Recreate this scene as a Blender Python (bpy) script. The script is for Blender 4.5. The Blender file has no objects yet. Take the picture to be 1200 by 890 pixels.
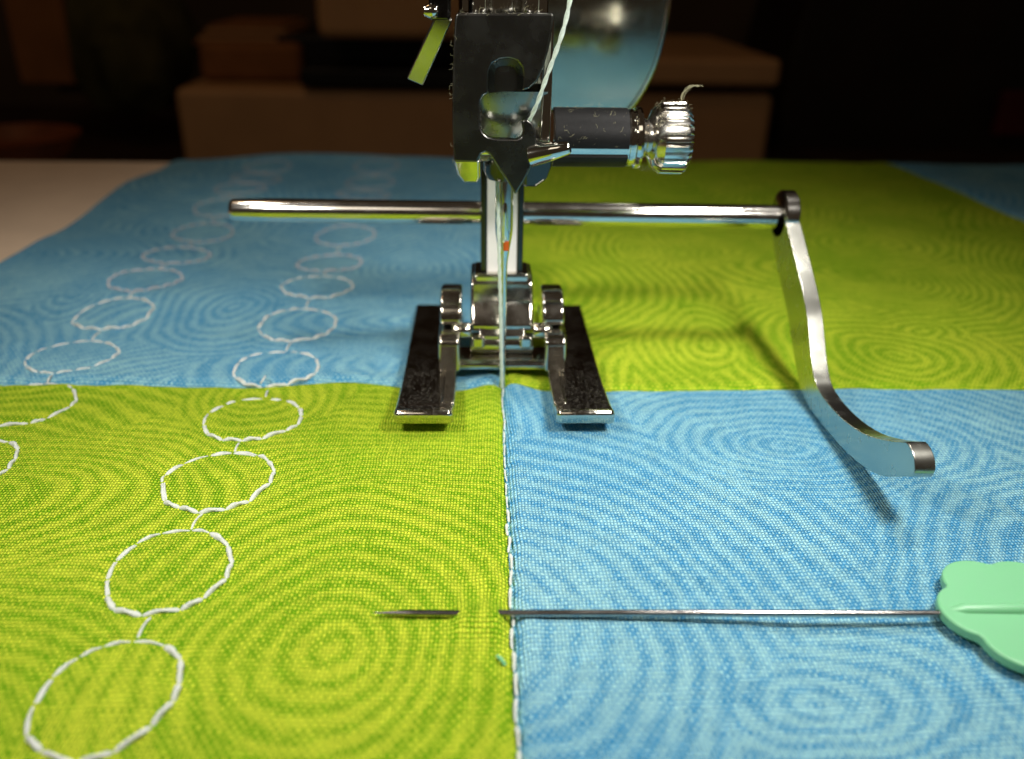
import bpy, bmesh, math, random
import numpy as np
from mathutils import Vector, Matrix

random.seed(7)
S = 0.1                                   # authored in millimetres, 1 Blender unit = 1 cm
scn = bpy.context.scene
COL = scn.collection
scn.unit_settings.system = 'METRIC'
scn.unit_settings.scale_length = 0.01

# ------------------------------------------------------------------ camera
F, CX, CY = 1000.0, 600.0, 445.0          # focal length and centre in pixels of the 1200 x 890 photograph
_vy = Vector((-35, -495, F)).normalized()
_vx = Vector((1, 0, -_vy[0] / _vy[2])).normalized()
_vz = _vx.cross(_vy)
R = Matrix((_vx, _vy, _vz))               # camera (right, down, forward) -> world
EYE = Vector((0, 0, 53))
cam_data = bpy.data.cameras.new('camera')
cam = bpy.data.objects.new('camera', cam_data)
COL.objects.link(cam)
M3 = Matrix((R @ Vector((1, 0, 0)), R @ Vector((0, -1, 0)), R @ Vector((0, 0, -1)))).transposed()
cam.matrix_world = Matrix.Translation(EYE * S) @ M3.to_4x4()
cam_data.sensor_width = 36
cam_data.lens = F / 1200 * 36
cam_data.clip_start = 0.1
cam_data.clip_end = 2000
cam_data.dof.use_dof = True
cam_data.dof.focus_distance = 92 * S
cam_data.dof.aperture_fstop = cam_data.lens * 1e-3 / (1.4 * S)     # 1.4 mm aperture
scn.camera = cam

# ------------------------------------------------------------------ world, lamps, exposure
world = bpy.data.worlds.new('World')
scn.world = world
world.use_nodes = True
world.node_tree.nodes['Background'].inputs[0].default_value = (1.0, 0.72, 0.46, 1)
world.node_tree.nodes['Background'].inputs[1].default_value = 0.032
scn.view_settings.view_transform = 'Standard'
scn.view_settings.look = 'None'
scn.view_settings.exposure = 0
scn.view_settings.gamma = 1


def lamp(name, loc, target, size, power, col, spread=180):
    d = bpy.data.lights.new(name, 'AREA')
    d.shape = 'RECTANGLE'
    d.size, d.size_y = size[0] * S, size[1] * S
    d.energy = power
    d.color = col
    d.spread = math.radians(spread)
    o = bpy.data.objects.new(name, d)
    o.location = Vector(loc) * S
    dirv = (Vector(target) - Vector(loc)).normalized()
    o.rotation_euler = dirv.to_track_quat('-Z', 'Y').to_euler()
    COL.objects.link(o)
    return o


lamp('sewing_light', (52, 50, 86), (15, 85, 0), (26, 10), 500, (1.0, 0.965, 0.90), 120)
lamp('sewing_light', (-56, 50, 86), (-12, 85, 0), (26, 10), 390, (1.0, 0.965, 0.90), 120)
lamp('sewing_light', (54, 112, 118), (30, 128, 0), (24, 10), 340, (1.0, 0.965, 0.90), 105)
lamp('sewing_light', (-66, 112, 118), (-40, 130, 0), (24, 10), 190, (1.0, 0.965, 0.90), 120)
lamp('room_lamp', (-120, -260, 420), (0, 100, 10), (160, 160), 1300, (1.0, 0.86, 0.7))
lamp('room_lamp', (-260, 250, 620), (0, 560, -20), (120, 120), 1800, (1.0, 0.6, 0.3))


def ray(px, py):
    return R @ Vector((px - CX, py - CY, F)).normalized()


def at(px, py, y):
    d = ray(px, py)
    return EYE + d * (y / d[1])


def at_x(px, py, x):
    d = ray(px, py)
    return EYE + d * (x / d[0])


def at_z(px, py, z=0.0):
    d = ray(px, py)
    return EYE + d * ((z - EYE[2]) / d[2])


# ------------------------------------------------------------------ node helpers
class NT:
    def __init__(self, name):
        self.m = bpy.data.materials.new(name)
        self.m.use_nodes = True
        self.t = self.m.node_tree
        self.b = self.t.nodes['Principled BSDF']

    def n(self, kind, **kw):
        x = self.t.nodes.new(kind)
        for k, v in kw.items():
            setattr(x, k, v)
        return x

    def put(self, sock, v):
        if hasattr(v, 'is_output') or isinstance(v, bpy.types.NodeSocket):
            self.t.links.new(v, sock)
        else:
            sock.default_value = v

    def math(self, op, a, b=0.0, c=None):
        x = self.n('ShaderNodeMath', operation=op)
        self.put(x.inputs[0], a)
        self.put(x.inputs[1], b)
        if c is not None:
            self.put(x.inputs[2], c)
        return x.outputs[0]

    def mix(self, f, a, b, blend='MIX'):
        x = self.n('ShaderNodeMix', data_type='RGBA', blend_type=blend)
        self.put(x.inputs[0], f)
        self.put(x.inputs[6], a)
        self.put(x.inputs[7], b)
        return x.outputs[2]

    def noise(self, vec, scale, detail=2.0, rough=0.5):
        x = self.n('ShaderNodeTexNoise')
        if vec is not None:
            self.t.links.new(vec, x.inputs['Vector'])
        x.inputs['Scale'].default_value = scale
        x.inputs['Detail'].default_value = detail
        x.inputs['Roughness'].default_value = rough
        return x.outputs['Fac']

    def ramp(self, v, lo, hi, a=0.0, b=1.0):
        x = self.n('ShaderNodeMapRange', interpolation_type='SMOOTHSTEP')
        self.put(x.inputs['Value'], v)
        x.inputs['From Min'].default_value = lo
        x.inputs['From Max'].default_value = hi
        x.inputs['To Min'].default_value = a
        x.inputs['To Max'].default_value = b
        return x.outputs['Result']

    def coords(self, scale=1.0, rotz=0.0):
        tc = self.n('ShaderNodeTexCoord')
        mp = self.n('ShaderNodeMapping')
        self.t.links.new(tc.outputs['Object'], mp.inputs['Vector'])
        mp.inputs['Scale'].default_value = (scale,) * 3
        mp.inputs['Rotation'].default_value = (0, 0, rotz)
        return mp.outputs['Vector']

    def bump(self, h, strength, dist):
        x = self.n('ShaderNodeBump')
        self.put(x.inputs['Height'], h)
        x.inputs['Strength'].default_value = strength
        x.inputs['Distance'].default_value = dist
        self.t.links.new(x.outputs[0], self.b.inputs['Normal'])

    def set(self, **kw):
        for k, v in kw.items():
            self.put(self.b.inputs[k.replace('_', ' ')], v)
        return self


def rgb(r, g, b):
    f = lambda c: (c / 255 / 12.92) if c / 255 <= .04045 else ((c / 255 + .055) / 1.055) ** 2.4
    return (f(r), f(g), f(b), 1)


def metal(name, base, rough, dust=0.0, scratch=0.15):
    m = NT(name)
    v = m.coords(10.0)
    n1 = m.noise(v, 0.35, 3)
    n2 = m.noise(v, 3.2, 5, 0.7)
    m.set(Metallic=1.0)
    r = m.math('ADD', rough, m.math('MULTIPLY', m.ramp(n1, .4, .7), scratch * rough + .02))
    if dust:
        so = m.n('ShaderNodeSeparateXYZ')
        m.t.links.new(v, so.inputs[0])
        sp = m.math('MULTIPLY', m.math('MULTIPLY', m.ramp(n2, .53, .68), m.ramp(so.outputs[1], 4.0, -7.0, .12, 1.0)), dust)
        cl = m.math('MULTIPLY', m.ramp(n1, .35, .75), dust * .06)
        f = m.math('MINIMUM', m.math('ADD', sp, cl), 1.0)
        m.set(Metallic=m.math('SUBTRACT', 1.0, f), Base_Color=m.mix(f, base, (.34, .32, .27, 1)))
        r = m.math('ADD', r, m.math('MULTIPLY', f, .4))
    else:
        m.set(Base_Color=base)
    m.set(Roughness=r)
    m.bump(n1, .06, .01)
    return m.m


def simple(name, base, rough=.5, var=.12, scale=1.0, spec=.4, bump=.0):
    m = NT(name)
    v = m.coords(scale)
    n = m.noise(v, 1.0, 4)
    m.set(Base_Color=m.mix(m.ramp(n, .3, .7), tuple(c * (1 - var) for c in base[:3]) + (1,), base), Roughness=rough)
    m.b.inputs['Specular IOR Level'].default_value = spec
    if bump:
        m.bump(m.noise(v, 4.0, 4), bump, .02)
    return m.m


MAT = {}
MAT['chrome'] = metal('chrome', (.70, .68, .62, 1), .07, .0)
MAT['rod'] = metal('rod_steel', (.72, .70, .65, 1), .13, .0)
MAT['foot'] = metal('dusty_foot_chrome', (.60, .56, .48, 1), .13, .18)
MAT['foot_clean'] = metal('foot_chrome', (.62, .59, .52, 1), .10, .18)
MAT['satin'] = metal('satin_dark_steel', (.15, .15, .14, 1), .25, .0)
MAT['mirror'] = metal('mirror_plate', (.42, .42, .35, 1), .11, .0)
MAT['arm'] = metal('guide_steel', (.50, .50, .45, 1), .24, .0)
MAT['black_metal'] = metal('black_nickel', (.07, .07, .068, 1), .18, .0)
MAT['needle'] = metal('needle_steel', (.74, .73, .68, 1), .10, .0)
MAT['pin'] = metal('pin_steel', (.42, .41, .40, 1), .2, .0)
MAT['sleeve'] = simple('black_sleeve', (.009, .009, .0095, 1), .5, .3, 20, .18, .15)
MAT['lever_steel'] = metal('lever_steel', (.45, .45, .40, 1), .2, .0)
MAT['cup_steel'] = metal('cup_steel', (.26, .26, .24, 1), .26, .0)
MAT['dark_chrome'] = metal('dark_chrome', (.33, .33, .31, 1), .12, .0)
MAT['grey'] = simple('grey_plate', rgb(226, 224, 222), .45, .06, 3, .3)
MAT['orange'] = simple('orange_mark', rgb(186, 84, 24), .4, .1)
MAT['red'] = simple('painted_reflection', rgb(170, 70, 70), .5, .1)
MAT['lint'] = simple('lint_fibre', rgb(190, 185, 150), .9, .2, 5, .1)


def thread_mat(name, base):
    m = NT(name)
    v = m.coords(10.0)
    n = m.noise(v, 3.5, 3, .6)
    m.set(Base_Color=m.mix(m.ramp(n, .3, .7), tuple(c * .84 for c in base[:3]) + (1,), base), Roughness=.7)
    m.b.inputs['Sheen Weight'].default_value = .2
    m.b.inputs['Specular IOR Level'].default_value = .25
    m.bump(m.noise(v, 9.0, 2), .4, .01)
    return m.m


MAT['thread'] = thread_mat('white_thread', rgb(205, 210, 204))
MAT['thread_far'] = thread_mat('white_thread_thin', rgb(190, 192, 196))
MAT['thread_top'] = thread_mat('pale_green_white_thread', rgb(205, 218, 206))

# mint plastic
m = NT('mint_plastic')
m.set(Base_Color=rgb(120, 184, 138), Roughness=.38)
m.b.inputs['Subsurface Weight'].default_value = .25
m.b.inputs['Subsurface Radius'].default_value = (.04, .1, .05)
m.b.inputs['Subsurface Scale'].default_value = .5
m.bump(m.noise(m.coords(10.0), .6, 2), .05, .02)
MAT['mint'] = m.m


def fabric_mat(name, pale, deep, rot):
    """Woven quilting cotton: 0.42 mm plain weave with a printed tone-on-tone line pattern carried by the mesh."""
    m = NT(name)
    v = m.coords(10.0, rot)                                 # object units (cm) -> mm
    nz = m.n('ShaderNodeTexNoise')
    m.t.links.new(v, nz.inputs['Vector'])
    nz.inputs['Scale'].default_value = .35
    nz.inputs['Detail'].default_value = 2
    off = m.n('ShaderNodeVectorMath', operation='MULTIPLY_ADD')
    m.t.links.new(nz.outputs['Color'], off.inputs[0])
    off.inputs[1].default_value = (.55, .55, 0)
    m.t.links.new(v, off.inputs[2])
    sep = m.n('ShaderNodeSeparateXYZ')
    m.t.links.new(off.outputs[0], sep.inputs[0])
    u = m.math('MULTIPLY', sep.outputs[0], 1 / .345)
    w = m.math('MULTIPLY', sep.outputs[1], 1 / .455)
    su = m.math('SINE', m.math('MULTIPLY', u, math.pi))
    sw = m.math('SINE', m.math('MULTIPLY', w, math.pi))
    au, aw = m.math('ABSOLUTE', su), m.math('ABSOLUTE', sw)
    over = m.math('GREATER_THAN', m.math('MULTIPLY', su, sw), 0.0)       # warp on top
    h1 = m.math('MULTIPLY', au, m.math('POWER', aw, .45))
    h2 = m.math('MULTIPLY', aw, m.math('POWER', au, .45))
    hm = m.n('ShaderNodeMix', data_type='FLOAT')
    m.put(hm.inputs[0], over)
    m.put(hm.inputs[2], h2)
    m.put(hm.inputs[3], h1)
    h = hm.outputs[0]
    # one random value per yarn, so that slubs run along it
    cu = m.n('ShaderNodeCombineXYZ')
    m.put(cu.inputs[0], m.math('FLOOR', u))
    m.put(cu.inputs[1], m.math('MULTIPLY', w, .08))
    cw = m.n('ShaderNodeCombineXYZ')
    m.put(cw.inputs[0], m.math('MULTIPLY', u, .08))
    m.put(cw.inputs[1], m.math('FLOOR', w))
    cw.inputs[2].default_value = 31.0
    yu, yw = m.noise(cu.outputs[0], 1.7, 1), m.noise(cw.outputs[0], 1.7, 1)
    ym = m.n('ShaderNodeMix', data_type='FLOAT')
    m.put(ym.inputs[0], over)
    m.put(ym.inputs[2], yw)
    m.put(ym.inputs[3], yu)
    yarn = ym.outputs[0]
    cell = m.n('ShaderNodeCombineXYZ')
    m.put(cell.inputs[0], m.math('FLOOR', u))
    m.put(cell.inputs[1], m.math('FLOOR', w))
    wn = m.n('ShaderNodeTexWhiteNoise', noise_dimensions='2D')
    m.t.links.new(cell.outputs[0], wn.inputs['Vector'])
    each = m.math('MULTIPLY', m.math('SUBTRACT', wn.outputs['Value'], .5), .30)
    a = m.n('ShaderNodeAttribute', attribute_name='print')
    pr = a.outputs['Fac']
    # print and yarn tone, with painted shade darkening the gaps between yarns
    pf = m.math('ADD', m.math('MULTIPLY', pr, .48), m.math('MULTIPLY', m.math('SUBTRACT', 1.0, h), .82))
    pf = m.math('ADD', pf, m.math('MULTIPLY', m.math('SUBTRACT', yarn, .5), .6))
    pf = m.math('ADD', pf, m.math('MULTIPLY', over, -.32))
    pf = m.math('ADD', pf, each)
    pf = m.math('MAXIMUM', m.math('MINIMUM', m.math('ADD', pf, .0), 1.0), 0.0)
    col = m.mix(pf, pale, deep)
    big = m.noise(v, .03, 3)
    col = m.mix(m.ramp(big, .35, .7, 0, .22), col, deep)
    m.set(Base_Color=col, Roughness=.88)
    m.b.inputs['Specular IOR Level'].default_value = .08
    fuzz = m.noise(v, 5.0, 3)
    m.bump(m.math('ADD', m.math('MULTIPLY', h, m.math('ADD', .7, m.math('MULTIPLY', yarn, .6))), m.math('MULTIPLY', fuzz, .25)), 1.0, .032)
    return m.m


GREEN = (rgb(224, 236, 68), rgb(100, 168, 5))
BLUE = (rgb(178, 232, 238), rgb(46, 148, 208))

# ------------------------------------------------------------------ mesh helpers
class MB:
    """Collects shapes in millimetres and links them as one mesh object."""

    def __init__(self):
        self.v, self.f = [], []

    def add(self, vs, fs):
        k = len(self.v)
        self.v += [Vector(p) for p in vs]
        self.f += [tuple(i + k for i in q) for q in fs]
        return self

    def box(self, a, b):
        (x0, y0, z0), (x1, y1, z1) = a, b
        vs = [(x0, y0, z0), (x1, y0, z0), (x1, y1, z0), (x0, y1, z0), (x0, y0, z1), (x1, y0, z1), (x1, y1, z1), (x0, y1, z1)]
        return self.add(vs, [(3, 2, 1, 0), (4, 5, 6, 7), (0, 1, 5, 4), (1, 2, 6, 5), (2, 3, 7, 6), (3, 0, 4, 7)])

    def prism(self, pts, off):
        """polygon of 3-D points swept by the vector off"""
        n = len(pts)
        off = Vector(off)
        a = [Vector(p) for p in pts]
        nrm = Vector((0, 0, 0))
        for i in range(n):
            p, q = a[i], a[(i + 1) % n]
            nrm += p.cross(q)
        if nrm.dot(off) > 0:
            a.reverse()
        vs = a + [p + off for p in a]
        fs = [tuple(range(n)), tuple(range(2 * n - 1, n - 1, -1))]
        fs += [((i + 1) % n, i, n + i, n + (i + 1) % n) for i in range(n)]
        return self.add(vs, fs)

    def tube(self, path, rad, seg=10, caps=True, twist=0.0):
        P = [Vector(p) for p in path]
        n = len(P)
        rr = rad if isinstance(rad, (list, tuple)) else [rad] * n
        t0 = (P[1] - P[0]).normalized()
        up = Vector((0, 0, 1)) if abs(t0.z) < .9 else Vector((1, 0, 0))
        nx = t0.cross(up).normalized()
        vs, fs = [], []
        for i in range(n):
            t = (P[min(i + 1, n - 1)] - P[max(i - 1, 0)]).normalized()
            nx = (nx - t * nx.dot(t)).normalized()
            ny = t.cross(nx)
            for k in range(seg):
                a = 2 * math.pi * k / seg
                q = rr[i] * ((1 + .2 * math.cos(2 * a - twist * i)) if twist else 1)
                vs.append(P[i] + (nx * math.cos(a) + ny * math.sin(a)) * q)
        for i in range(n - 1):
            for k in range(seg):
                k2 = (k + 1) % seg
                fs.append((i * seg + k, i * seg + k2, (i + 1) * seg + k2, (i + 1) * seg + k))
        if caps:
            fs.append(tuple(range(seg - 1, -1, -1)))
            fs.append(tuple((n - 1) * seg + k for k in range(seg)))
        return self.add(vs, fs)

    def lathe(self, prof, base, axis, seg=48, rfun=None):
        """profile [(distance along axis, radius)]"""
        ax = Vector(axis).normalized()
        up = Vector((0, 0, 1)) if abs(ax.z) < .9 else Vector((0, -1, 0))
        nx = ax.cross(up).normalized()
        ny = ax.cross(nx)
        base = Vector(base)
        vs, fs = [], []
        for (d, r) in prof:
            for k in range(seg):
                a = 2 * math.pi * k / seg
                q = rfun(d, r, a) if rfun else r
                vs.append(base + ax * d + (nx * math.cos(a) + ny * math.sin(a)) * q)
        n = len(prof)
        for i in range(n - 1):
            for k in range(seg):
                k2 = (k + 1) % seg
                fs.append((i * seg + k, (i + 1) * seg + k, (i + 1) * seg + k2, i * seg + k2))
        fs.append(tuple(range(seg)))
        fs.append(tuple((n - 1) * seg + k for k in range(seg - 1, -1, -1)))
        return self.add(vs, fs)

    def build(self, name, mat, parent=None, bevel=0.0, seg=3, angle=40, label=None, kind=None, sub=0):
        me = bpy.data.meshes.new(name)
        org = parent_origin(parent)
        me.from_pydata([tuple((p - org) * S) for p in self.v], [], self.f)
        bm = bmesh.new()
        bm.from_mesh(me)
        bmesh.ops.recalc_face_normals(bm, faces=bm.faces)
        bm.to_mesh(me)
        bm.free()
        me.polygons.foreach_set('use_smooth', [True] * len(me.polygons))
        me.set_sharp_from_angle(angle=math.radians(angle))
        me.materials.append(MAT[mat] if isinstance(mat, str) else mat)
        o = bpy.data.objects.new(name, me)
        COL.objects.link(o)
        o.parent = parent
        if bevel:
            b = o.modifiers.new('Bevel', 'BEVEL')
            b.width = bevel * S
            b.segments = seg
            b.limit_method = 'ANGLE'
            b.angle_limit = math.radians(35)
            b.harden_normals = True
        if sub:
            s_ = o.modifiers.new('Subdivision', 'SUBSURF')
            s_.levels = s_.render_levels = sub
        if label:
            o['label'] = label
        if kind:
            o['kind'] = kind
        return o


ORIGIN = {}


def parent_origin(p):
    while p is not None:
        if p.name in ORIGIN:
            return ORIGIN[p.name]
        p = p.parent
    return Vector((0, 0, 0))


def thing(name, label, cat, loc, group=None):
    o = bpy.data.objects.new(name, None)
    o.empty_display_size = .3
    COL.objects.link(o)
    o.location = Vector(loc) * S
    ORIGIN[o.name] = Vector(loc)
    o['label'] = label
    o['category'] = cat
    if group:
        o['group'] = group
    return o


def tag(o, label, cat, group=None):
    o['label'] = label
    o['category'] = cat
    if group:
        o['group'] = group
    return o


def smooth_path(pts, n=8):
    """Catmull-Rom through the points"""
    P = [Vector(p) for p in pts]
    out = []
    for i in range(len(P) - 1):
        p0, p1, p2, p3 = P[max(i - 1, 0)], P[i], P[i + 1], P[min(i + 2, len(P) - 1)]
        for k in range(n):
            t = k / n
            out.append(.5 * ((2 * p1) + (p2 - p0) * t + (2 * p0 - 5 * p1 + 4 * p2 - p3) * t * t + (3 * p1 - p0 - 3 * p2 + p3) * t ** 3))
    out.append(P[-1])
    return out


# ------------------------------------------------------------------ setting: table, back desk, wall
tb = MB()
tb.box((-330, 12, -16), (330, 254, -1.6))
table = tb.build('sewing_table', simple('cream_laminate', rgb(238, 212, 184), .45, .06, 1.0, .3), None, bevel=2)
tag(table, 'cream table top under the patchwork quilt, bare beside its folded edge', 'table')
table['kind'] = 'structure'

wl = MB()
wl.box((-900, 820, -700), (900, 840, 700))
wall = wl.build('wall', simple('dark_wall', (.10, .065, .04, 1), .8, .4, .05, .2), None)
wall['kind'] = 'structure'
dk = MB()
dk.box((-700, 420, -90), (700, 810, -72))
desk = dk.build('desk', simple('dark_wood_desk', (.045, .022, .014, 1), .5, .4, .3, .3), None, bevel=2)
tag(desk, 'dark wood desk carrying the printer behind the sewing table', 'desk')


def px_box(mb, x0, y0, x1, y1, Y, depth):
    """box whose front face covers the pixels x0..x1, y0..y1 at the distance Y"""
    a, b = at(x0, y1, Y), at(x1, y0, Y)
    mb.box((a.x, Y, a.z), (b.x, Y + depth, b.z))
    return mb


beige = simple('beige_plastic', rgb(196, 150, 104), .5, .1, .3, .3)
black = simple('black_plastic', (.008, .007, .006, 1), .4, .2, .3, .3)
brown = simple('brown_card', rgb(150, 98, 56), .8, .25, .3, .2)
pr = thing('printer', 'beige office printer with black paper slots behind the quilt', 'printer', at(580, 190, 560))
px_box(MB(), 218, 112, 908, 205, 560, 180).build('lower_body', beige, pr, bevel=5)
px_box(MB(), 372, -40, 612, 46, 545, 170).build('scanner_lid', beige, pr, bevel=6)
px_box(MB(), 330, 46, 640, 112, 600, 120).build('paper_slot', black, pr, bevel=2)
px_box(MB(), 352, 84, 660, 103, 556, 40).build('output_tray', black, pr, bevel=2)
px_box(MB(), 236, 52, 352, 96, 590, 120).build('side_cover', brown, pr, bevel=5)
px_box(MB(), 690, 70, 918, 100, 552, 180).build('control_cover', beige, pr, bevel=4)
px_box(MB(), 700, 100, 892, 112, 575, 60).build('front_slot', black, pr, bevel=1)
b1 = thing('cardboard_box', 'blurred brown cardboard box beside the printer, farther from the lamp', 'box', at(140, 100, 640))
px_box(MB(), 24, -40, 64, 100, 640, 90).build('side_flap', brown, b1, bevel=3)
px_box(MB(), 66, -40, 84, 108, 660, 90).build('box_wall', black, b1, bevel=3)
bag = MB()
c = at(150, 45, 650)
bag.lathe([(-50, 5), (-46, 26), (-25, 40), (0, 43), (25, 34), (42, 16), (46, 4)], c, (0, 0, 1), 24, lambda d, r, a: r * (1 + .14 * math.sin(3 * a + d * .05) + .06 * math.sin(7 * a)))
bg = bag.build('cloth_bag', simple('olive_cloth', (.09, .08, .03, 1), .9, .5, .5, .1), None)
tag(bg, 'slumped dark olive cloth bag beside the cardboard box', 'bag')
bw = MB()
c = at(12, 186, 380)
bw.lathe([(-6, 15), (0, 24), (8, 30), (8, 27), (2, 20)], c + Vector((0, 0, 2)), (0, 0, 1), 28)
bo = bw.build('wooden_dish', simple('orange_wood', rgb(120, 60, 22), .5, .3, 1, .3), None)
tag(bo, 'shallow orange wooden dish standing behind the cream table edge', 'dish')
pp_ = thing('paper_stack', 'leaning stack of tan paper on top of the printer side', 'paper stack', at(280, 60, 600))
for k in range(5):
    q = at(228 + 3 * k, 52 - 4.5 * k, 600)
    w2 = at(346 - 5 * k, 52 - 4.5 * k, 600)
    MB().box((q.x, 598 + 3 * k, q.z), (w2.x, 690, q.z + 2.1)).build('sheet_bundle', [brown, beige][k % 2], pp_, bevel=.4)
ca = thing('dark_cabinet', 'nearly black cabinet with slanted front to the right of the printer', 'cabinet', at(1050, 190, 640))
cb = MB()
pts = [at(905, 210, 640), at(1230, 210, 640), at(1230, -40, 640), at(960, -40, 640), at(925, 70, 640)]
cb.prism(pts, (0, 120, 0))
cb.build('cabinet_body', simple('cabinet_brown', (.022, .015, .009, 1), .6, .4, .2, .2), ca, bevel=4)
px_box(MB(), 1165, 108, 1240, 160, 632, 8).build('red_panel', simple('dark_red', (.10, .006, .008, 1), .6, .3, .3, .3), ca, bevel=2)

# ------------------------------------------------------------------ the quilt
XS, YS = 2.6, 104.6                        # the two seams cross under the needle
XL, XR = -90.5, 127.0
Y0, Y1 = 14.0, 292.0
rng = np.random.default_rng(11)


def vnoise(x, y, seed, scale):
    """smooth value noise"""
    r = np.random.default_rng(seed)
    g = r.random((64, 64))
    u, w = x / scale + 1000, y / scale + 1000
    i, j = np.floor(u).astype(int), np.floor(w).astype(int)
    a, b = u - i, w - j
    a, b = a * a * (3 - 2 * a), b * b * (3 - 2 * b)
    q = lambda p, s: g[p % 64, s % 64]
    return (q(i, j) * (1 - a) + q(i + 1, j) * a) * (1 - b) + (q(i, j + 1) * (1 - a) + q(i + 1, j + 1) * a) * b - .5


RINGS = [(-29.3, [50.0, 65.3, 80.8, 95.6, 110.9, 127, 143, 159, 177, 193, 209, 225, 240]),
             (-59.6, [68.5, 84.3, 99.6, 114.5, 131, 146, 162.5, 179, 195, 211, 226, 240])]


def quilt_z(x, y):
    z = 1.4 * vnoise(x, y, 3, 26) + .35 * vnoise(x, y, 4, 9)
    z = z * np.clip((np.abs(x - XS) - 6) / 20, .15, 1)
    # cloth puffed up between the toes of the foot, pressed down under them
    dx, dy = x - 2.75, y - 99
    z = z + 1.1 * np.exp(-(dx / 4.2) ** 4 - (dy / 9) ** 2) - .35 * np.exp(-((np.abs(dx) - 10) / 4) ** 2 - ((y - 108) / 14) ** 4)
    # slow folds in the farther left square
    z = z + np.clip((y - 112) / 25, 0, 1) * .9 * np.sin(y * .11 + x * .035) * np.clip((-x) / 30, 0, 1)
    z = z + .5 * vnoise(x * .35, y, 15, 3.2) * np.exp(-(np.abs(x - XS) / 4) ** 2) * np.clip((XS + 40 - y + 40) / 10, 0, 1)
    z = z + .35 * vnoise(x, y * .35, 16, 4.0) * np.exp(-(np.abs(y - YS) / 5) ** 2)
    for rx, rows in RINGS:
        for ry in rows:
            dd = np.hypot(x - rx, y - ry)
            z = z - .16 * np.exp(-((dd - 6.3) / .7) ** 2) + .14 * np.exp(-(dd / 4.5) ** 4)
    # the far side drops over the table edge
    z = z + .9 * np.exp(-((x + .15) / 2.3) ** 6 - ((y - 58.9) / 1.9) ** 2) * (1 - .35 * np.exp(-((x - 2.6) / .8) ** 2))
    t = np.clip(y - 248, 0, None)
    z = z - np.where(t < 30, 34 - np.sqrt(np.clip(34 ** 2 - t ** 2, 0, None)), 18 + (t - 30) * 1.9)
    z = z - np.clip((-x - 65) / 60, 0, 1) ** 2 * np.clip((y - 200) / 50, 0, 1) * 6
    return z + .35


def seam_drop(d):
    """height lost near a seam at distance d"""
    return .75 * np.exp(-(d / .7) ** 2) - .16 * np.exp(-((d - 1.7) / 1.1) ** 2) + .15 * np.exp(-(d / 4) ** 2)


def swirl(x, y, centres, seed):
    wx = x + 3.2 * vnoise(x, y, seed, 13) + 1.1 * vnoise(x, y, seed + 5, 4.5)
    wy = y + 3.2 * vnoise(x, y, seed + 1, 13) + 1.1 * vnoise(x, y, seed + 6, 4.5)
    best = np.full(x.shape, 1e9)
    val = np.zeros(x.shape)
    for i, (cx, cy, rad, sx, ph, ox, oy) in enumerate(centres):
        dx, dy = (wx - cx) * sx, (wy - cy) / sx
        key = np.hypot(dx, dy) / rad + .6 * math.sin(i * 12.9)
        dx, dy = dx - ox, dy - oy
        d = np.sqrt(dx * dx + dy * dy)
        ang = np.arctan2(dy, dx)
        ph_ = d / (2.15 + .35 * math.sin(i * 5.1)) * 2 * math.pi + (0, 1, 0, -1, 1)[i % 5] * ang + ph + .8 * np.sin(2 * ang + ph)
        m_ = key < best
        best = np.where(m_, key, best)
        val = np.where(m_, ph_, val)
    s = np.sin(val)
    brk = vnoise(x, y, seed + 2, 5) + .5 * vnoise(x, y, seed + 3, 1.4)
    wide = vnoise(x, y, seed + 8, 10)
    p = 1 / (1 + np.exp(-(s * 2.7 + brk * 3.4 + wide * 1.6)))
    return p


def fill_centres(x0, x1, y0, y1, given, seed, dist=23):
    r = np.random.default_rng(seed)
    cs = [(c[0], c[1], c[2] if len(c) > 2 else 16, math.exp(.22 * r.normal()), r.random() * 6, 0, 0) for c in given]
    for _ in range(1500):
        p = (r.uniform(x0, x1), r.uniform(y0, y1))
        if all(math.hypot(p[0] - c[0], p[1] - c[1]) > dist for c in cs):
            a, o = r.random() * 6.283, (r.uniform(9, 24) if r.random() < .75 else 2)
            cs.append((p[0], p[1], r.uniform(15, 28), math.exp(.22 * r.normal()), r.random() * 6, o * math.cos(a), o * math.sin(a)))
    return cs


def g(px, py, rad=16):
    p = at_z(px, py)
    return (p.x, p.y, rad)


quilt = thing('patchwork_quilt', 'lime green and sky blue patchwork cloth with white stitched rings', 'quilt', (XS, YS, 0))


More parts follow.
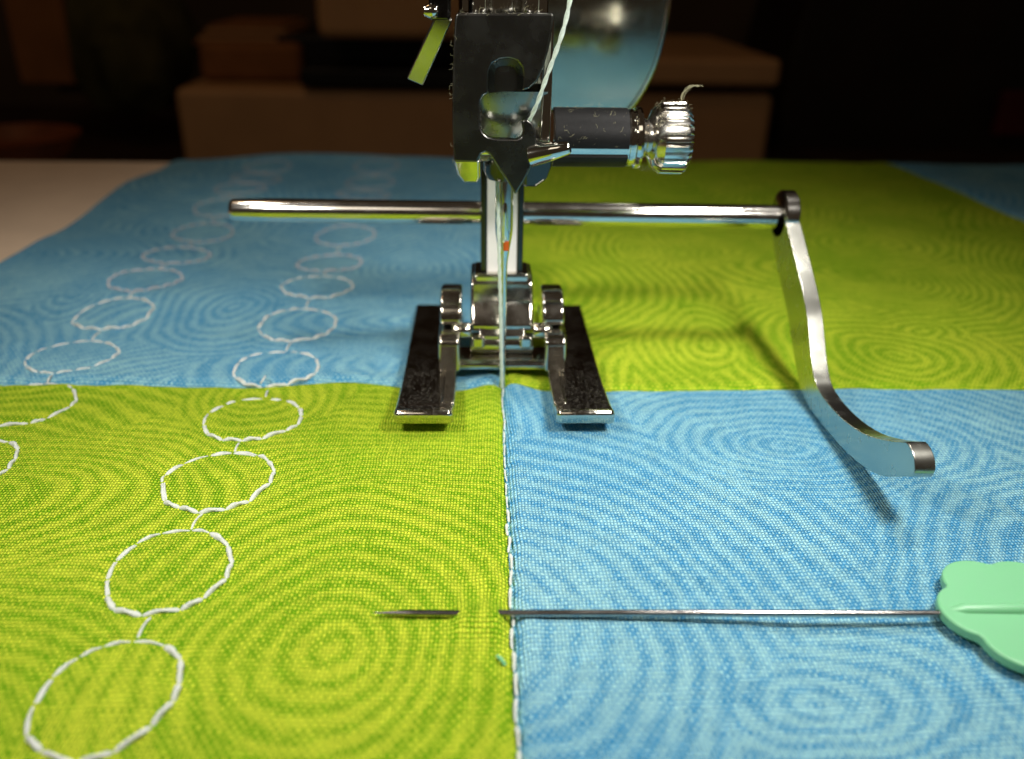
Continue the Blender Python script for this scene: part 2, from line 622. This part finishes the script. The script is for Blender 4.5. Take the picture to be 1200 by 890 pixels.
def patch(name, label, x0, x1, y0, y1, step, mat, seed, given, seams):
    nx = int((x1 - x0) / step) + 1
    ny = int((y1 - y0) / step) + 1
    xs, ys = np.linspace(x0, x1, nx), np.linspace(y0, y1, ny)
    # extra rows at the seam edges
    ex = np.array([.0, .12, .28, .5, .8])
    if 'r' in seams: xs = np.concatenate([xs[xs < x1 - 1.0], x1 - ex[::-1]])
    if 'l' in seams: xs = np.concatenate([x0 + ex, xs[xs > x0 + 1.0]])
    if 't' in seams: ys = np.concatenate([ys[ys < y1 - 1.0], y1 - ex[::-1]])
    if 'b' in seams: ys = np.concatenate([y0 + ex, ys[ys > y0 + 1.0]])
    gx, gy = np.meshgrid(xs, ys)
    z = quilt_z(gx, gy)
    for k in [c for c in seams if c != 'L']:
        d = {'l': gx - x0, 'r': x1 - gx, 'b': gy - y0, 't': y1 - gy}[k]
        z = z - seam_drop(d) * (.75 if k in 'rb' else 1.1)
    if 'L' in seams:                                   # folded outer edge
        d = gx - x0
        z = z - np.where(d < 1.4, 1.4 - np.sqrt(np.clip(1.4 ** 2 - (1.4 - d) ** 2, 0, None)), 0)
    pr_ = swirl(gx, gy, fill_centres(x0, x1, y0, y1, given, seed), seed + 50)
    wob = .16 * vnoise(gx, gy, seed + 9, 3.0)
    if 'l' in seams or 'r' in seams:
        e = np.minimum(np.abs(gx - x0), np.abs(gx - x1)) < .9
        gx = gx + (.22 * vnoise(gy * 0, gy, 77, 5.0)) * np.exp(-(np.abs(gx - XS) / 2) ** 2)
    if 't' in seams or 'b' in seams:
        gy = gy + (1.6 * vnoise(gx, gx * 0, 78, 18.0) + .3 * vnoise(gx, gx * 0, 79, 4.0)) * np.exp(-(np.abs(gy - YS) / 6) ** 2) * np.clip((np.abs(gx - XS) - 8) / 14, 0, 1)
        gy = gy + 1.9 * np.clip((XS - 8 - gx) / 12, 0, 1) * np.exp(-(np.abs(gy - YS) / 10) ** 2)
    gx = gx - 6.5 * np.clip((gy - 198) / 56, 0, 1.3) ** 1.5 * np.exp(-((gx - XR) / 22) ** 2)
    H, W = gx.shape
    co = np.stack([(gx - XS) * S, (gy - YS) * S, z * S], -1).reshape(-1, 3).astype(np.float32)
    # a skirt folds under along the seams and edges so that the cloth has thickness
    idx = np.arange(H * W).reshape(H, W)
    q = np.stack([idx[:-1, :-1], idx[:-1, 1:], idx[1:, 1:], idx[1:, :-1]], -1).reshape(-1, 4)
    loop = np.concatenate([idx[0, :], idx[1:, -1], idx[-1, -2::-1], idx[-2:0, 0]])
    sk = co[loop].copy()
    sk[:, 2] -= .07
    k0 = len(co)
    nn = len(loop)
    r = np.arange(nn)
    sq = np.stack([loop, k0 + r, k0 + (r + 1) % nn, loop[(r + 1) % nn]], -1)
    co = np.concatenate([co, sk])
    q = np.concatenate([q, sq])
    pv = np.concatenate([pr_.reshape(-1), pr_.reshape(-1)[loop]]).astype(np.float32)
    me = bpy.data.meshes.new(name)
    me.vertices.add(len(co))
    me.vertices.foreach_set('co', co.reshape(-1))
    me.loops.add(q.size)
    me.loops.foreach_set('vertex_index', q.reshape(-1).astype(np.int32))
    me.polygons.add(len(q))
    me.polygons.foreach_set('loop_start', np.arange(0, q.size, 4, dtype=np.int32))
    me.update(calc_edges=True)
    me.polygons.foreach_set('use_smooth', np.ones(len(q), bool))
    at_ = me.attributes.new('print', 'FLOAT', 'POINT')
    at_.data.foreach_set('value', pv)
    me.materials.append(mat)
    o = bpy.data.objects.new(name, me)
    COL.objects.link(o)
    o.parent = quilt
    o['label'] = label
    return o


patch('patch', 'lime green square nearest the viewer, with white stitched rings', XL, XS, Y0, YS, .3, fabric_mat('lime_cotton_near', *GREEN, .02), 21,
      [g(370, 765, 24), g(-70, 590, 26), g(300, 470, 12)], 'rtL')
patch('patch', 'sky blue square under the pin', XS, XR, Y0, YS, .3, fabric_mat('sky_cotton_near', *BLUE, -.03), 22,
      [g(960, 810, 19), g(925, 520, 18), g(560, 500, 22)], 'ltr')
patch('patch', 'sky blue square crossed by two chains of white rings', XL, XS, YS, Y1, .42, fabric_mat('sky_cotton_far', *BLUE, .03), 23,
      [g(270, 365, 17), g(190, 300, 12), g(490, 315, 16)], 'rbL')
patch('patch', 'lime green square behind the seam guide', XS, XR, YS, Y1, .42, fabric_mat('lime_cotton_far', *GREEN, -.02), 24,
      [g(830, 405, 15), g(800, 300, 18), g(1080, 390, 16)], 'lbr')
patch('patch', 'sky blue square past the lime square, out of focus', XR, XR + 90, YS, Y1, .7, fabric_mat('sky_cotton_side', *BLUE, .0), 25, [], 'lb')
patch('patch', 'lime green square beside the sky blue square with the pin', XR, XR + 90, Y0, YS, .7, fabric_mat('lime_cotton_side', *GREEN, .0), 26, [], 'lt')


def zq(x, y):
    z = float(quilt_z(np.array([[x]], float), np.array([[y]], float))[0, 0])
    d1, d2 = abs(x - XS), abs(y - YS)
    return z - float(seam_drop(np.array(d1)) + seam_drop(np.array(d2))) * .35


def stitch(p, q, rad, name, parent, sag=.16):
    """one thread stitch lying on the cloth from p to q, its ends diving into the weave"""
    p, q = Vector((p[0], p[1], 0)), Vector((q[0], q[1], 0))
    path, rr = [], []
    n = 11
    bend = Vector((-(q - p).y, (q - p).x, 0)).normalized() * random.uniform(-.10, .10)
    for i in range(n):
        t = i / (n - 1)
        a = p.lerp(q, t) + bend * math.sin(math.pi * t)
        lift = math.sin(math.pi * t) ** .5
        path.append((a.x, a.y, zq(a.x, a.y) - .13 + lift * (sag * .7 + rad * .6)))
        rr.append(rad * (.38 + .62 * lift) * random.uniform(.9, 1.1))
    return MB().tube(path, rr, 10, True, .8).build(name, 'thread', parent)


def ring(cx, cy, r, n, rad, detailed=True, wide=1.0):
    pts = []
    for k in range(n):
        a = 2 * math.pi * (k + .26 * random.uniform(-1, 1)) / n + math.pi / 2
        rr = r * random.uniform(.96, 1.035)
        pts.append((cx + rr * wide * math.cos(a), cy + rr * math.sin(a) * .98))
    c0 = Vector((cx, cy, 0))
    if detailed:
        e = bpy.data.objects.new('stitched_ring', None)
        COL.objects.link(e)
        e.parent = quilt
        for k in range(n):
            p, q = pts[k], pts[(k + 1) % n]
            mx = (p[0] + q[0]) / 2 - cx
            my = (p[1] + q[1]) / 2 - cy
            heavy = mx * .8 - my * .5 > -.2 * r
            stitch(p, q, rad * (1.15 if heavy else .72) * random.uniform(.85, 1.12), 'stitch', e)
            if not heavy and random.random() < .6:          # second pass of the machine beside the first
                d = Vector((mx, my, 0)).normalized() * rad * 1.1
                stitch((p[0] - d.x, p[1] - d.y), (q[0] - d.x, q[1] - d.y), rad * .6, 'stitch', e)
        return e
    mb = MB()
    for k in range(n):
        p, q = Vector((*pts[k], 0)), Vector((*pts[(k + 1) % n], 0))
        path, rr = [], []
        for i in range(6):
            t = i / 5
            a = p.lerp(q, t)
            lift = math.sin(math.pi * t) ** .5
            path.append((a.x, a.y, zq(a.x, a.y) - .2 + lift * (.16 + rad)))
            rr.append(rad * (.6 + .4 * lift))
        mb.tube(path, rr, 6)
    return mb.build('stitched_ring', 'thread_far', quilt, kind='stuff')


for j, (x, ylist) in enumerate(RINGS):
    for i, y in enumerate(ylist):
        det = y < 135 or (j == 0 and y < 150)
        xx = x + random.uniform(-.35, .35)
        ring(xx, y, 6.3 + random.uniform(-.15, .1), 14 if det else 16, .23 if det else .26 - .0006 * (y - 130), det, .90 if y < 70 else (.97 if y < 90 else 1.0))
        if i + 1 < len(ylist):
            y2 = ylist[i + 1]
            if det:
                stitch((xx + .1, y + 6.2), (x + .2, y2 - 6.2), .14, 'link_stitch', quilt)
            else:
                stitch((xx + .1, y + 6.2), (x + .2, y2 - 6.2), .15, 'link_stitch', quilt)

seam = bpy.data.objects.new('seam_thread', None)
COL.objects.link(seam)
seam.parent = quilt
y = 40.0
while y < 101:
    L = random.uniform(2.1, 2.6)
    st = stitch((XS + .14 + random.uniform(-.16, .12), y), (XS + .16 + random.uniform(-.16, .12), y + L), .16 if y < 74 else .10, 'stitch', seam, .10 if y < 74 else .0)
    y += L + .25
# a short loose thread end by the seam
tail = MB().tube(smooth_path([(1.9, 53.2, .1), (1.6, 53.5, .45), (1.3, 54.0, .3)], 4), .17, 8)
tail.build('thread_tail', 'mint', quilt)
tuft = at_z(310, 442, .5)
MB().tube(smooth_path([tuft, tuft + Vector((.4, -1.2, .6)), tuft + Vector((.1, -2.6, .3))], 4), .14, 6).build('thread_tail', 'thread', quilt)

# ------------------------------------------------------------------ presser foot
XC = 2.75
foot = thing('presser_foot', 'open toe chrome presser foot standing on the quilt below the needle', 'presser foot', (XC, 108, 0))
for sx in (-1, 1):
    prof = [(131, .75), (131, 2.0), (105.6, 2.0), (105.0, 2.0), (99, 2.35), (94, 2.95), (91.6, 3.55), (90.7, 3.5), (90.8, 3.0), (91.3, 1.7), (95, 1.0), (101, .75)]
    x0, x1 = XC + sx * 6.3, XC + sx * 13.5
    toe = MB()
    toe.prism([(x0, y, z) for y, z in prof], (x1 - x0, 0, 0))
    toe.build('toe', 'foot', foot, bevel=.42, seg=4)
    lp0, lp1 = sorted((x0, x1))
    MB().tube([(lp0 + .1, 91.2, 3.2), (lp0 + .3, 91.2, 3.2), (lp0 + .6, 91.2, 3.2), (lp1 - .6, 91.2, 3.2), (lp1 - .3, 91.2, 3.2), (lp1 - .1, 91.2, 3.2)], [.2, .5, .6, .6, .5, .2], 16).build('toe_lip', 'foot_clean', foot)
    # rounded ear rising from the inner side of the toe
    xa, xb = XC + sx * 5.5, XC + sx * 8.5
    up = [(108.2, 7.6), (107.6, 8.4), (108.0, 9.6), (109.6, 11.2), (111.8, 11.9), (114.2, 11.6), (116.6, 10.0), (117.6, 7.6)]
    MB().prism([(xa, y, z) for y, z in up], (xb - xa, 0, 0)).build('upper_ear', 'foot_clean', foot, bevel=1.15, seg=5)
    lo = [(105.0, 2.1), (105.2, 6.3), (105.9, 7.1), (107.0, 7.3), (109.2, 7.3), (117.4, 7.5), (119, 4.2), (122, 2.1)]
    MB().prism([(xa + sx * .25, y, z) for y, z in lo], (xb - xa - sx * .1, 0, 0)).build('ear', 'foot_clean', foot, bevel=.4, seg=3)
    # bright inner flange of the toe
    MB().prism([(XC + sx * 6.22, y, z) for y, z in [(105.2, .9), (105.2, 2.25), (99, 2.55), (94.6, 3.0), (94.2, 1.5), (99, .9)]], (sx * 1.7, 0, 0)).build('toe_flange', 'foot', foot, bevel=.25)
    # hinge pieces beside the clamp
    MB().box((XC + sx * 3.3 - .95, 107.6, 4.4), (XC + sx * 3.3 + .95, 110, 6.2)).build('hinge_lug', 'foot_clean', foot, bevel=.45)
    MB().lathe([(0, .9), (.3, 1.15), (2.4, 1.15), (2.7, .9)], (XC + sx * 4.2, 108.4, 6.9), (sx, 0, 0), 20).build('pivot_pin', 'foot_clean', foot)
MB().prism([(XC - 6.4, y, z) for y, z in [(106.6, 1.7), (106.4, 2.5), (107.2, 3.1), (111.5, 3.2), (111.5, 1.7)]], (12.8, 0, 0)).build('cross_bar', 'foot_clean', foot, bevel=.3)
MB().lathe([(0, 1.5), (8.8, 1.5)], (XC - 4.4, 109.6, 4.5), (1, 0, 0), 28).build('hinge_rod', 'foot_clean', foot, bevel=.2)
cl = MB()
cl.prism([(XC - 4.35, y, z) for y, z in [(109.3, 6.3), (109.0, 7.2), (110.4, 9.4), (112.6, 12.0), (114.0, 12.9), (120, 12.9), (120, 6.3)]], (8.7, 0, 0))
cl.build('clamp_body', 'foot_clean', foot, bevel=.5, seg=4)
MB().prism([(XC - 3.3, y, z) for y, z in [(108.7, 4.9), (108.4, 6.0), (109.6, 7.4), (118, 7.4), (118, 4.9)]], (6.6, 0, 0)).build('clamp_step', 'foot_clean', foot, bevel=.4, seg=3)
# the shank: a black nickel frame round a grey plate
fr = MB()
xs0, xs1, z0s, z1s, ys = XC - 2.95, XC + 2.95, 11.9, 34, 114.2
w = .95
fr.box((xs0, ys, z0s), (xs0 + w, ys + 3, z1s))
fr.build('frame_side', 'black_metal', foot, bevel=.3)
MB().box((xs1 - w, ys, z0s), (xs1, ys + 3, z1s)).build('frame_side', 'black_metal', foot, bevel=.3)
MB().box((xs0 + w - .1, ys + .1, z0s), (xs1 - w + .1, ys + 2.9, z0s + 1.3)).build('frame_bottom', 'black_metal', foot, bevel=.25)
MB().box((xs0 + w - .2, ys + .15, z0s + 1.0), (xs1 - w + .2, ys + 2.2, z1s)).build('shank_plate', 'grey', foot)
MB().tube([(XC - 2.0, ys + .14, 28.35), (XC - 1.3, ys + .13, 27.75), (XC - .9, ys + .14, 27.8)], .16, 6).build('painted_reflection', 'red', foot)  # reflection of the needle's orange mark, painted on the plate as a red stroke
MB().box((XC - 3.9, 113.2, 11.2), (XC + 3.9, 119, 13.4)).build('shank_base', 'foot_clean', foot, bevel=.5)

# ------------------------------------------------------------------ seam guide
RY, RZ = 120.6, 20.25
guide = thing('seam_guide', 'steel quilting guide bar with curved arm resting on the blue square', 'seam guide', (4, RY, RZ))
MB().lathe([(0, 1.25), (.2, 1.45), (.6, 1.55), (6, 1.7), (78.6, 1.7)], (-35.7, RY, RZ), (1, 0, -.006), 40).build('rod', 'rod', guide)
XI, XO = 43.0, 45.1
MB().lathe([(0, 3.2), (.25, 3.5), (XO - XI - .25, 3.5), (XO - XI, 3.2)], (XI, RY - .2, RZ - .1), (1, 0, 0), 40).build('end_eye', 'rod', guide)
front = [(918, 250), (933, 310), (945, 365), (952, 432), (961, 460), (984, 488), (1012, 508), (1040, 516), (1060, 518)]
rear = [(901, 250), (910, 310), (922, 365), (931, 420), (942, 466), (970, 506), (1000, 538), (1030, 557), (1062, 558)]


def arm_pt(px, py, x):
    p = at_x(px, py, x)
    return Vector((p.x, p.y, max(p.z, .35)))


fp = [arm_pt(*q, XI) for q in front]
rp = [arm_pt(*q, XI) for q in rear]
fp, rp = smooth_path(fp, 4), smooth_path(rp, 4)
f_, r_ = fp[-1].copy(), rp[-1].copy()
mid, half = (f_ + r_) / 2, (f_ - r_) / 2
for a_ in (15, 32, 50, 66, 80):                          # rounded, upturned tip
    a_ = math.radians(a_)
    cc = mid + Vector((0, -.8, .12)) * half.length * math.sin(a_)
    fp.append(cc + half * math.cos(a_))
    rp.append(cc - half * math.cos(a_))
arm = MB()
n = len(fp)
vs = []
for i in range(n):
    a, b = fp[i], rp[i]
    t = i / (n - 1)
    dx = .35 * max(0, (t - .72) / .28) ** 1.5
    for x in (XI + dx, XO + dx):
        vs += [Vector((x, a.y, a.z)), Vector((x, b.y, b.z))]
fs = []
for i in range(n - 1):
    k, j = 4 * i, 4 * i + 4
    fs += [(k, j, j + 1, k + 1), (k + 2, k + 3, j + 3, j + 2), (k, k + 2, j + 2, j), (k + 1, j + 1, j + 3, k + 3)]
fs += [(0, 1, 3, 2), (4 * n - 4, 4 * n - 2, 4 * n - 1, 4 * n - 3)]
arm.add(vs, fs)
arm.build('guide_arm', 'arm', guide, bevel=.3, seg=3)

# ------------------------------------------------------------------ needle
nx_, ny_ = 2.75, 104.5
needle = thing('sewing_needle', 'steel machine needle with an orange mark piercing the quilt seam', 'needle', (nx_, ny_, 0))
MB().lathe([(0, .34), (1.5, .42), (17.5, .44), (19.5, .5), (21.5, .78), (23.4, 1.08), (24.2, 1.12), (32, 1.12)], (nx_, ny_, -1.5), (0, 0, 1), 28).build('needle_shaft', 'needle', needle)
MB().box((nx_ - .12, ny_ - .93, 19.8), (nx_ + .62, ny_ - .3, 21.1)).build('orange_mark', 'orange', needle, bevel=.1)
MB().lathe([(0, .2), (.2, .32), (4.6, .32), (5, .2)], (nx_ + .05, ny_ - .75, 21.0), (.0, -.08, 1), 12).build('groove_ridge', 'needle', needle)

# ------------------------------------------------------------------ sewing machine: needle bar, holder, screw, plate, lever
YP = 97.0
mach = thing('sewing_machine', 'chrome needle holder end of a sewing machine with knurled thumb screw', 'sewing machine', (2.6, 104, 48))


def plate_pts(pp, y=YP):
    return [at(px, py, y) for px, py in pp]


outline = [(535, 16), (648, 16), (649, 22), (646, 42), (642, 62), (637, 80), (630, 95), (621, 104), (612, 107),
           (613, 92), (612, 80), (606, 72), (597, 69), (586, 70), (577, 75), (573, 84), (572, 110),
           (566, 113), (563, 119), (563, 148), (566, 156), (572, 161), (582, 163), (606, 164), (611, 161), (613, 153), (611, 146), (613, 141), (618, 140), (624, 145), (628, 154),
           (629, 166), (627, 182), (622, 198), (614, 213), (606, 226), (604, 229), (602, 226), (595, 214), (586, 201), (578, 188), (574, 182), (569, 179), (564, 181), (561, 187), (560, 191), (532, 190), (530, 150), (530, 110), (531, 60), (533, 22)]
MB().prism(plate_pts(outline), (0, 1.3, 0)).build('face_plate', 'satin', mach, bevel=.36, seg=3, angle=30)
# arched recess pressed into the plate above the window
oa = [(572.5, 110), (573, 84), (577, 75), (586, 70), (597, 69), (606, 72), (612, 80), (613, 92), (613, 108)]
ia = [(580, 110), (580, 90), (581, 82), (586, 79), (595, 78.5), (602, 80), (605, 84), (606, 92), (606, 108)]
rc = MB()
A = plate_pts(oa, YP + .12)
B = [p + Vector((0, 1.0, 0)) for p in plate_pts(ia, YP)]
k = len(A)
rc.add(A + B, [(i, i + 1, k + i + 1, k + i) for i in range(k - 1)] + [tuple(range(k, 2 * k))])
rc.build('arched_recess', 'satin', mach)
# holder block behind the plate
blk = MB()
p0, p1 = at(533, 17, 98.6), at(644, 205, 98.6)
blk.prism([(p0.x, y, z) for y, z in [(101.6, p0.z), (101.6, p1.z + 1.8), (103, p1.z + .4), (110, p1.z + .4), (110, p0.z)]], (p1.x - p0.x, 0, 0))
blk.build('holder_block', 'chrome', mach, bevel=.4)
# right wall of the holder with its bright edge
q0, q1 = at(637, 22, 98), at(645, 168, 98)
MB().box((q0.x, 98.2, q1.z), (q1.x, 102, q0.z)).build('side_wall', 'chrome', mach, bevel=.3)
# concave cup seen through the window
w0, w1 = at(563, 163, 99), at(637, 110, 99)
cu = MB()
nu, nv = 20, 14
vs, fs = [], []
for j in range(nv + 1):
    for i in range(nu + 1):
        a, b = i / nu * 2 - 1, j / nv * 2 - 1
        r2 = min(1, (a * .95) ** 2 + (b * .9 - .1) ** 2)
        vs.append(((w0.x + w1.x) / 2 + a * (w1.x - w0.x) * .56, 99.4 - b * 1.5 - .5 * (1 - b * b) + .35 * a * a + .12 * math.sin(2.5 * a + 1.5 * b), (w0.z + w1.z) / 2 + b * (w1.z - w0.z) * .56))
for j in range(nv):
    for i in range(nu):
        k = j * (nu + 1) + i
        fs.append((k, k + 1, k + nu + 2, k + nu + 1))
cu.add(vs, fs).build('thread_cup', 'cup_steel', mach, angle=80)
# sloping lips under the holder that mirror the cloth
lip = MB()
t0, t1 = at(532, 190, 97.3), at(563, 190, 97.3)
u0, u1 = at(534, 205, 98.0), at(563, 216, 100.4)
lp = [at(532, 189, 97.4), at(563, 189, 97.4), at(563, 208, 99.2), at(560, 215, 99.7), at(543, 215, 99.7), at(536, 206, 99.0)]
lip.prism(lp, (0, 5, .6)).build('lower_lip', 'chrome', mach, bevel=.35)
rp_ = [at(624, 178, 99), at(646, 170, 99), at(647, 196, 99.8), at(641, 212, 100.6), at(628, 221, 101), at(612, 220, 101), at(616, 205, 100)]
MB().prism(rp_, (0, 6, .6)).build('lower_lip', 'black_metal', mach, bevel=.5)
MB().lathe([(0, 2.0), (1.0, 2.6), (4, 2.6), (5, 3.2), (8, 3.2)], (2.7, 104.5, 28.8), (0, 0, 1), 32).build('needle_socket', 'black_metal', mach)
# conical thread peg
c0, c1 = at(622, 183, 97.5), at(668, 173, 96.2)
dv = c1 - c0
MB().lathe([(0, 1.25), (dv.length * .5, 1.05), (dv.length * .95, .72), (dv.length, .55)], c0, dv, 24).build('thread_peg', 'chrome', mach)
# needle bar
MB().lathe([(0, 4.6), (30, 4.6)], (1.9, 106, 47.6), (0, 0, 1), 40).build('needle_bar', 'chrome', mach)
MB().lathe([(0, 1.25), (30, 1.25)], (at(562, 5, 99).x, 101, 47.3), (0, 0, 1), 20).build('threader_rod', 'chrome', mach)
MB().lathe([(0, 1.5), (30, 1.5)], (at(628, 5, 99).x, 101, 47.3), (0, 0, 1), 20).build('threader_rod', 'chrome', mach)
# presser bar behind the needle bar, carrying the foot
MB().lathe([(0, 2.6), (.4, 3.0), (46, 3.0)], (2.75, 116.5, 32), (0, 0, 1), 32).build('presser_bar', 'chrome', mach)
# thumb screw
sy, sz = 106.0, 33.5
sc0 = at(646, 162, sy)
SCR = Vector((sc0.x, sy, sz))
MB().lathe([(0, 3.2), (10.2, 3.2)], SCR, (1, 0, 0), 48).build('screw_barrel', 'chrome', mach)
for a0, a1, nm in ((math.radians(-12), math.radians(150), 'upper_sleeve'), (math.radians(-115), math.radians(-30), 'lower_sleeve')):
    # angle 0 looks at the viewer (-y), positive turns upward
    arc = [a0 + (a1 - a0) * i / 18 for i in range(19)]
    ring_o = [SCR + Vector((.2, -3.5 * math.cos(a), 3.5 * math.sin(a))) for a in arc]
    ring_i = [SCR + Vector((.2, -3.1 * math.cos(a), 3.1 * math.sin(a))) for a in reversed(arc)]
    MB().prism(ring_o + ring_i, (8.9, 0, 0)).build(nm, 'sleeve', mach, bevel=.1)
col = MB().lathe([(9.2, 3.0), (9.3, 3.35), (9.7, 3.4), (9.8, 3.1), (9.95, 3.1), (10.1, 3.6), (10.5, 3.7), (10.8, 3.55), (10.9, 3.0)], SCR, (1, 0, 0), 48).build('collar', 'chrome', mach)
ts = MB()
kn = [(10.6, 1.9), (11.0, 2.3), (11.2, 2.1), (11.4, 2.3), (11.6, 2.1), (11.9, 2.5), (12.2, 3.3), (12.6, 3.7), (13.3, 4.2), (13.32, 4.2), (16.0, 4.25), (16.3, 4.1), (16.7, 3.5), (16.8, 2.8)]


def knurl(d, r, a):
    return r - (.5 * min(1, max(0, 2.0 * math.cos(26 * a) + .3)) if d > 13.31 and d < 16.5 else 0)


ts.lathe(kn, SCR, (1, 0, 0), 312, knurl)
ts.build('thumb_screw', 'rod', mach, angle=35)
# polished curved plate behind the screw; it leans over the cloth and mirrors it
mp = MB()
cxm, cym = at(600, 20, 137).x, 137.0
edge = [(560, 131), (700, 131), (735, 130), (745, 118), (757, 98), (766, 78), (773, 55), (779, 30), (783, 5), (785, -25), (560, -25)]
zc = at(700, 131, cym).z
tilt = math.radians(7.4)
pp = []
for px, py in edge:
    d = ray(px, py)
    nrm = Vector((0, -math.cos(tilt), -math.sin(tilt)))
    base = Vector((0, cym, zc))
    t = (base - EYE).dot(nrm) / d.dot(nrm)
    pp.append(EYE + d * t)
mp.prism(pp, Vector((0, math.cos(tilt), math.sin(tilt))) * 1.0)
mp.build('mirror_plate', 'mirror', mach, bevel=.4, seg=4, angle=60)
rim = [p + Vector((0, .5, .07)) for p in pp[2:10]]
MB().tube(smooth_path(rim, 5), .55, 12).build('plate_rim', 'chrome', mach)
# needle threader lever
lv = MB()
vs, fs = [], []
NL = 10
for i in range(NL + 1):
    t = i / NL
    yy = 99.6 + 1.2 * t + 2.6 * t ** 2.2
    px, py = 521 + (486 - 521) * t, 20 + (97 - 20) * t
    for dx, dy in ((-9.5, -4), (9.5, 4)):
        p = at(px + dx, py + dy, yy)
        vs += [p, p + Vector((0, .75, .2))]
for i in range(NL):
    k, q = 4 * i, 4 * i + 4
    fs += [(k, k + 2, q + 2, q), (k + 1, q + 1, q + 3, k + 3), (k, q, q + 1, k + 1), (k + 2, k + 3, q + 3, q + 2)]
fs += [(0, 1, 3, 2), (4 * NL, 4 * NL + 2, 4 * NL + 3, 4 * NL + 1)]
lv.add(vs, fs).build('threader_lever', 'lever_steel', mach, bevel=.22)
b0, b1_ = at(503, 24, 99.6), at(527, -30, 99.6)
MB().box((b0.x, 99.2, b0.z), (b1_.x, 103, b1_.z)).build('lever_block', 'black_metal', mach, bevel=.35)
MB().lathe([(0, .5), (.5, .75), (1.2, .75), (1.5, .5)], at(507, 13, 99.0) + Vector((-.9, 0, 0)), (1, 0, 0), 18).build('lever_pivot', 'chrome', mach)

# ------------------------------------------------------------------ upper thread: two twisted plies
th_path = smooth_path([at(672, -22, 95), at(664, 20, 95), at(656, 48, 95), at(640, 92, 95.6), at(628, 125, 96.4), at(612, 158, 98.5), at(601, 175, 99.6), at(588, 193, 102), at(583.5, 212, 102.9), at(584, 250, 103.0),
                       at(585, 300, 103.2), at(586.5, 360, 103.5), at(587.5, 410, 103.7), at(588.5, 455, 104.0)], 12)
tt = thing('upper_thread', 'pale thread running behind the hook and down the needle', 'thread', th_path[-1])
acc = 0
ply = [[], []]
for i, p in enumerate(th_path):
    if i:
        acc += (p - th_path[i - 1]).length
    tq = (th_path[min(i + 1, len(th_path) - 1)] - th_path[max(i - 1, 0)]).normalized()
    nx = tq.cross(Vector((0, 1, 0))).normalized()
    ny = tq.cross(nx)
    for s in (0, 1):
        a = acc * 2 * math.pi / 3.4 + s * math.pi
        ply[s].append(p + (nx * math.cos(a) + ny * math.sin(a)) * .085)
for s in (0, 1):
    MB().tube(ply[s], .17, 8).build('ply', 'thread_top', tt)

# ------------------------------------------------------------------ straight pin
pinx = [(-9.6, .46), (-8.4, .43), (-7.2, .41), (-6, .38), (-2.6, .28), (.3, .30), (4, .36), (12, .55), (28, .85), (42, 1.1)]
PY = 58.9
pin = thing('flower_pin', 'steel pin with a mint green flower head pushed through the seam', 'pin', (42, PY, .6))
path = smooth_path([(x, PY - 1.55 * max(x, 0) / 42, z + .35) for x, z in pinx], 5)
rad = [.32] * len(path)
for i, p in enumerate(path):
    rad[i] = .03 + .29 * min(1, max(0, (p.x + 9.6) / 3.2)) ** .8
MB().tube(path, rad, 14).build('pin_shaft', 'pin', pin)
hc = Vector((48.1, 57.1, .95))
out = []
NP = 96
for k in range(NP):
    a = 2 * math.pi * k / NP
    r = 6.35 + 1.25 * abs(math.cos(3 * (a - math.radians(178)))) ** .75
    out.append(hc + Vector((r * math.cos(a), r * math.sin(a), 0)))
MB().prism(out, (0, 0, 1.05)).build('flower_head', 'mint', pin, bevel=.28, seg=3, angle=50)
MB().tube([(41.4, 57.35, 1.7), (42.6, 57.3, 1.95), (48, 57.2, 2.02), (54, 57.1, 2.0), (55.5, 57.1, 1.75)], [.3, .55, .6, .55, .3], 14).build('center_rib', 'mint', pin)

# ------------------------------------------------------------------ lint
lint = MB()


def fibre(p, spread, n, rad=.022, up=0.0):
    q = Vector(p)
    d = Vector((random.gauss(0, 1), random.gauss(0, .6), random.gauss(up, 1))).normalized()
    pts = [q.copy()]
    for _ in range(n):
        d = (d + Vector((random.gauss(0, .55), random.gauss(0, .45), random.gauss(0, .55)))).normalized()
        q = q + d * spread
        pts.append(q.copy())
    lint.tube(smooth_path(pts, 3), rad, 4, False)


for _ in range(60):                                   # on the sleeve
    a = random.uniform(-.1, 1.9)
    fibre(SCR + Vector((random.uniform(.5, 9), -3.55 * math.cos(a), 3.55 * math.sin(a))), .2, 4, .009)
for _ in range(22):                                   # along the left edge of the plate
    fibre(at(531, random.uniform(20, 215), 97.2), random.uniform(.06, .2), 5, .008)
for _ in range(9):
    fibre(at(random.uniform(538, 640), 15, 97.4), .2, 5, .008, .5)
for _ in range(60):                                   # on the thumb screw
    a = random.uniform(.2, 2.4)
    fibre(SCR + Vector((random.uniform(12.5, 16), -3.9 * math.cos(a), 3.9 * math.sin(a))), .2, 5, .009, .3)
for _ in range(40):
    fibre(SCR + Vector((random.uniform(11, 14.5), random.uniform(-2, 1), -3.6)), .2, 5, .009, -.4)
base = SCR + Vector((15.2, -1.2, 4.3))
for _ in range(7):
    pts = [base + Vector((random.gauss(0, .3), random.gauss(0, .2), 0)), base + Vector((.2 + random.gauss(0, .2), 0, 1.0)), base + Vector((.9 + random.gauss(0, .3), .1, 1.9)), base + Vector((2.2 + random.gauss(0, .4), 0, 2.0 + random.gauss(0, .15)))]
    lint.tube(smooth_path(pts, 5), .014, 4, False)
lo = lint.build('lint', 'lint', None, kind='stuff')
lo['label'] = 'fine pale lint fibres clinging to the needle holder and screw'
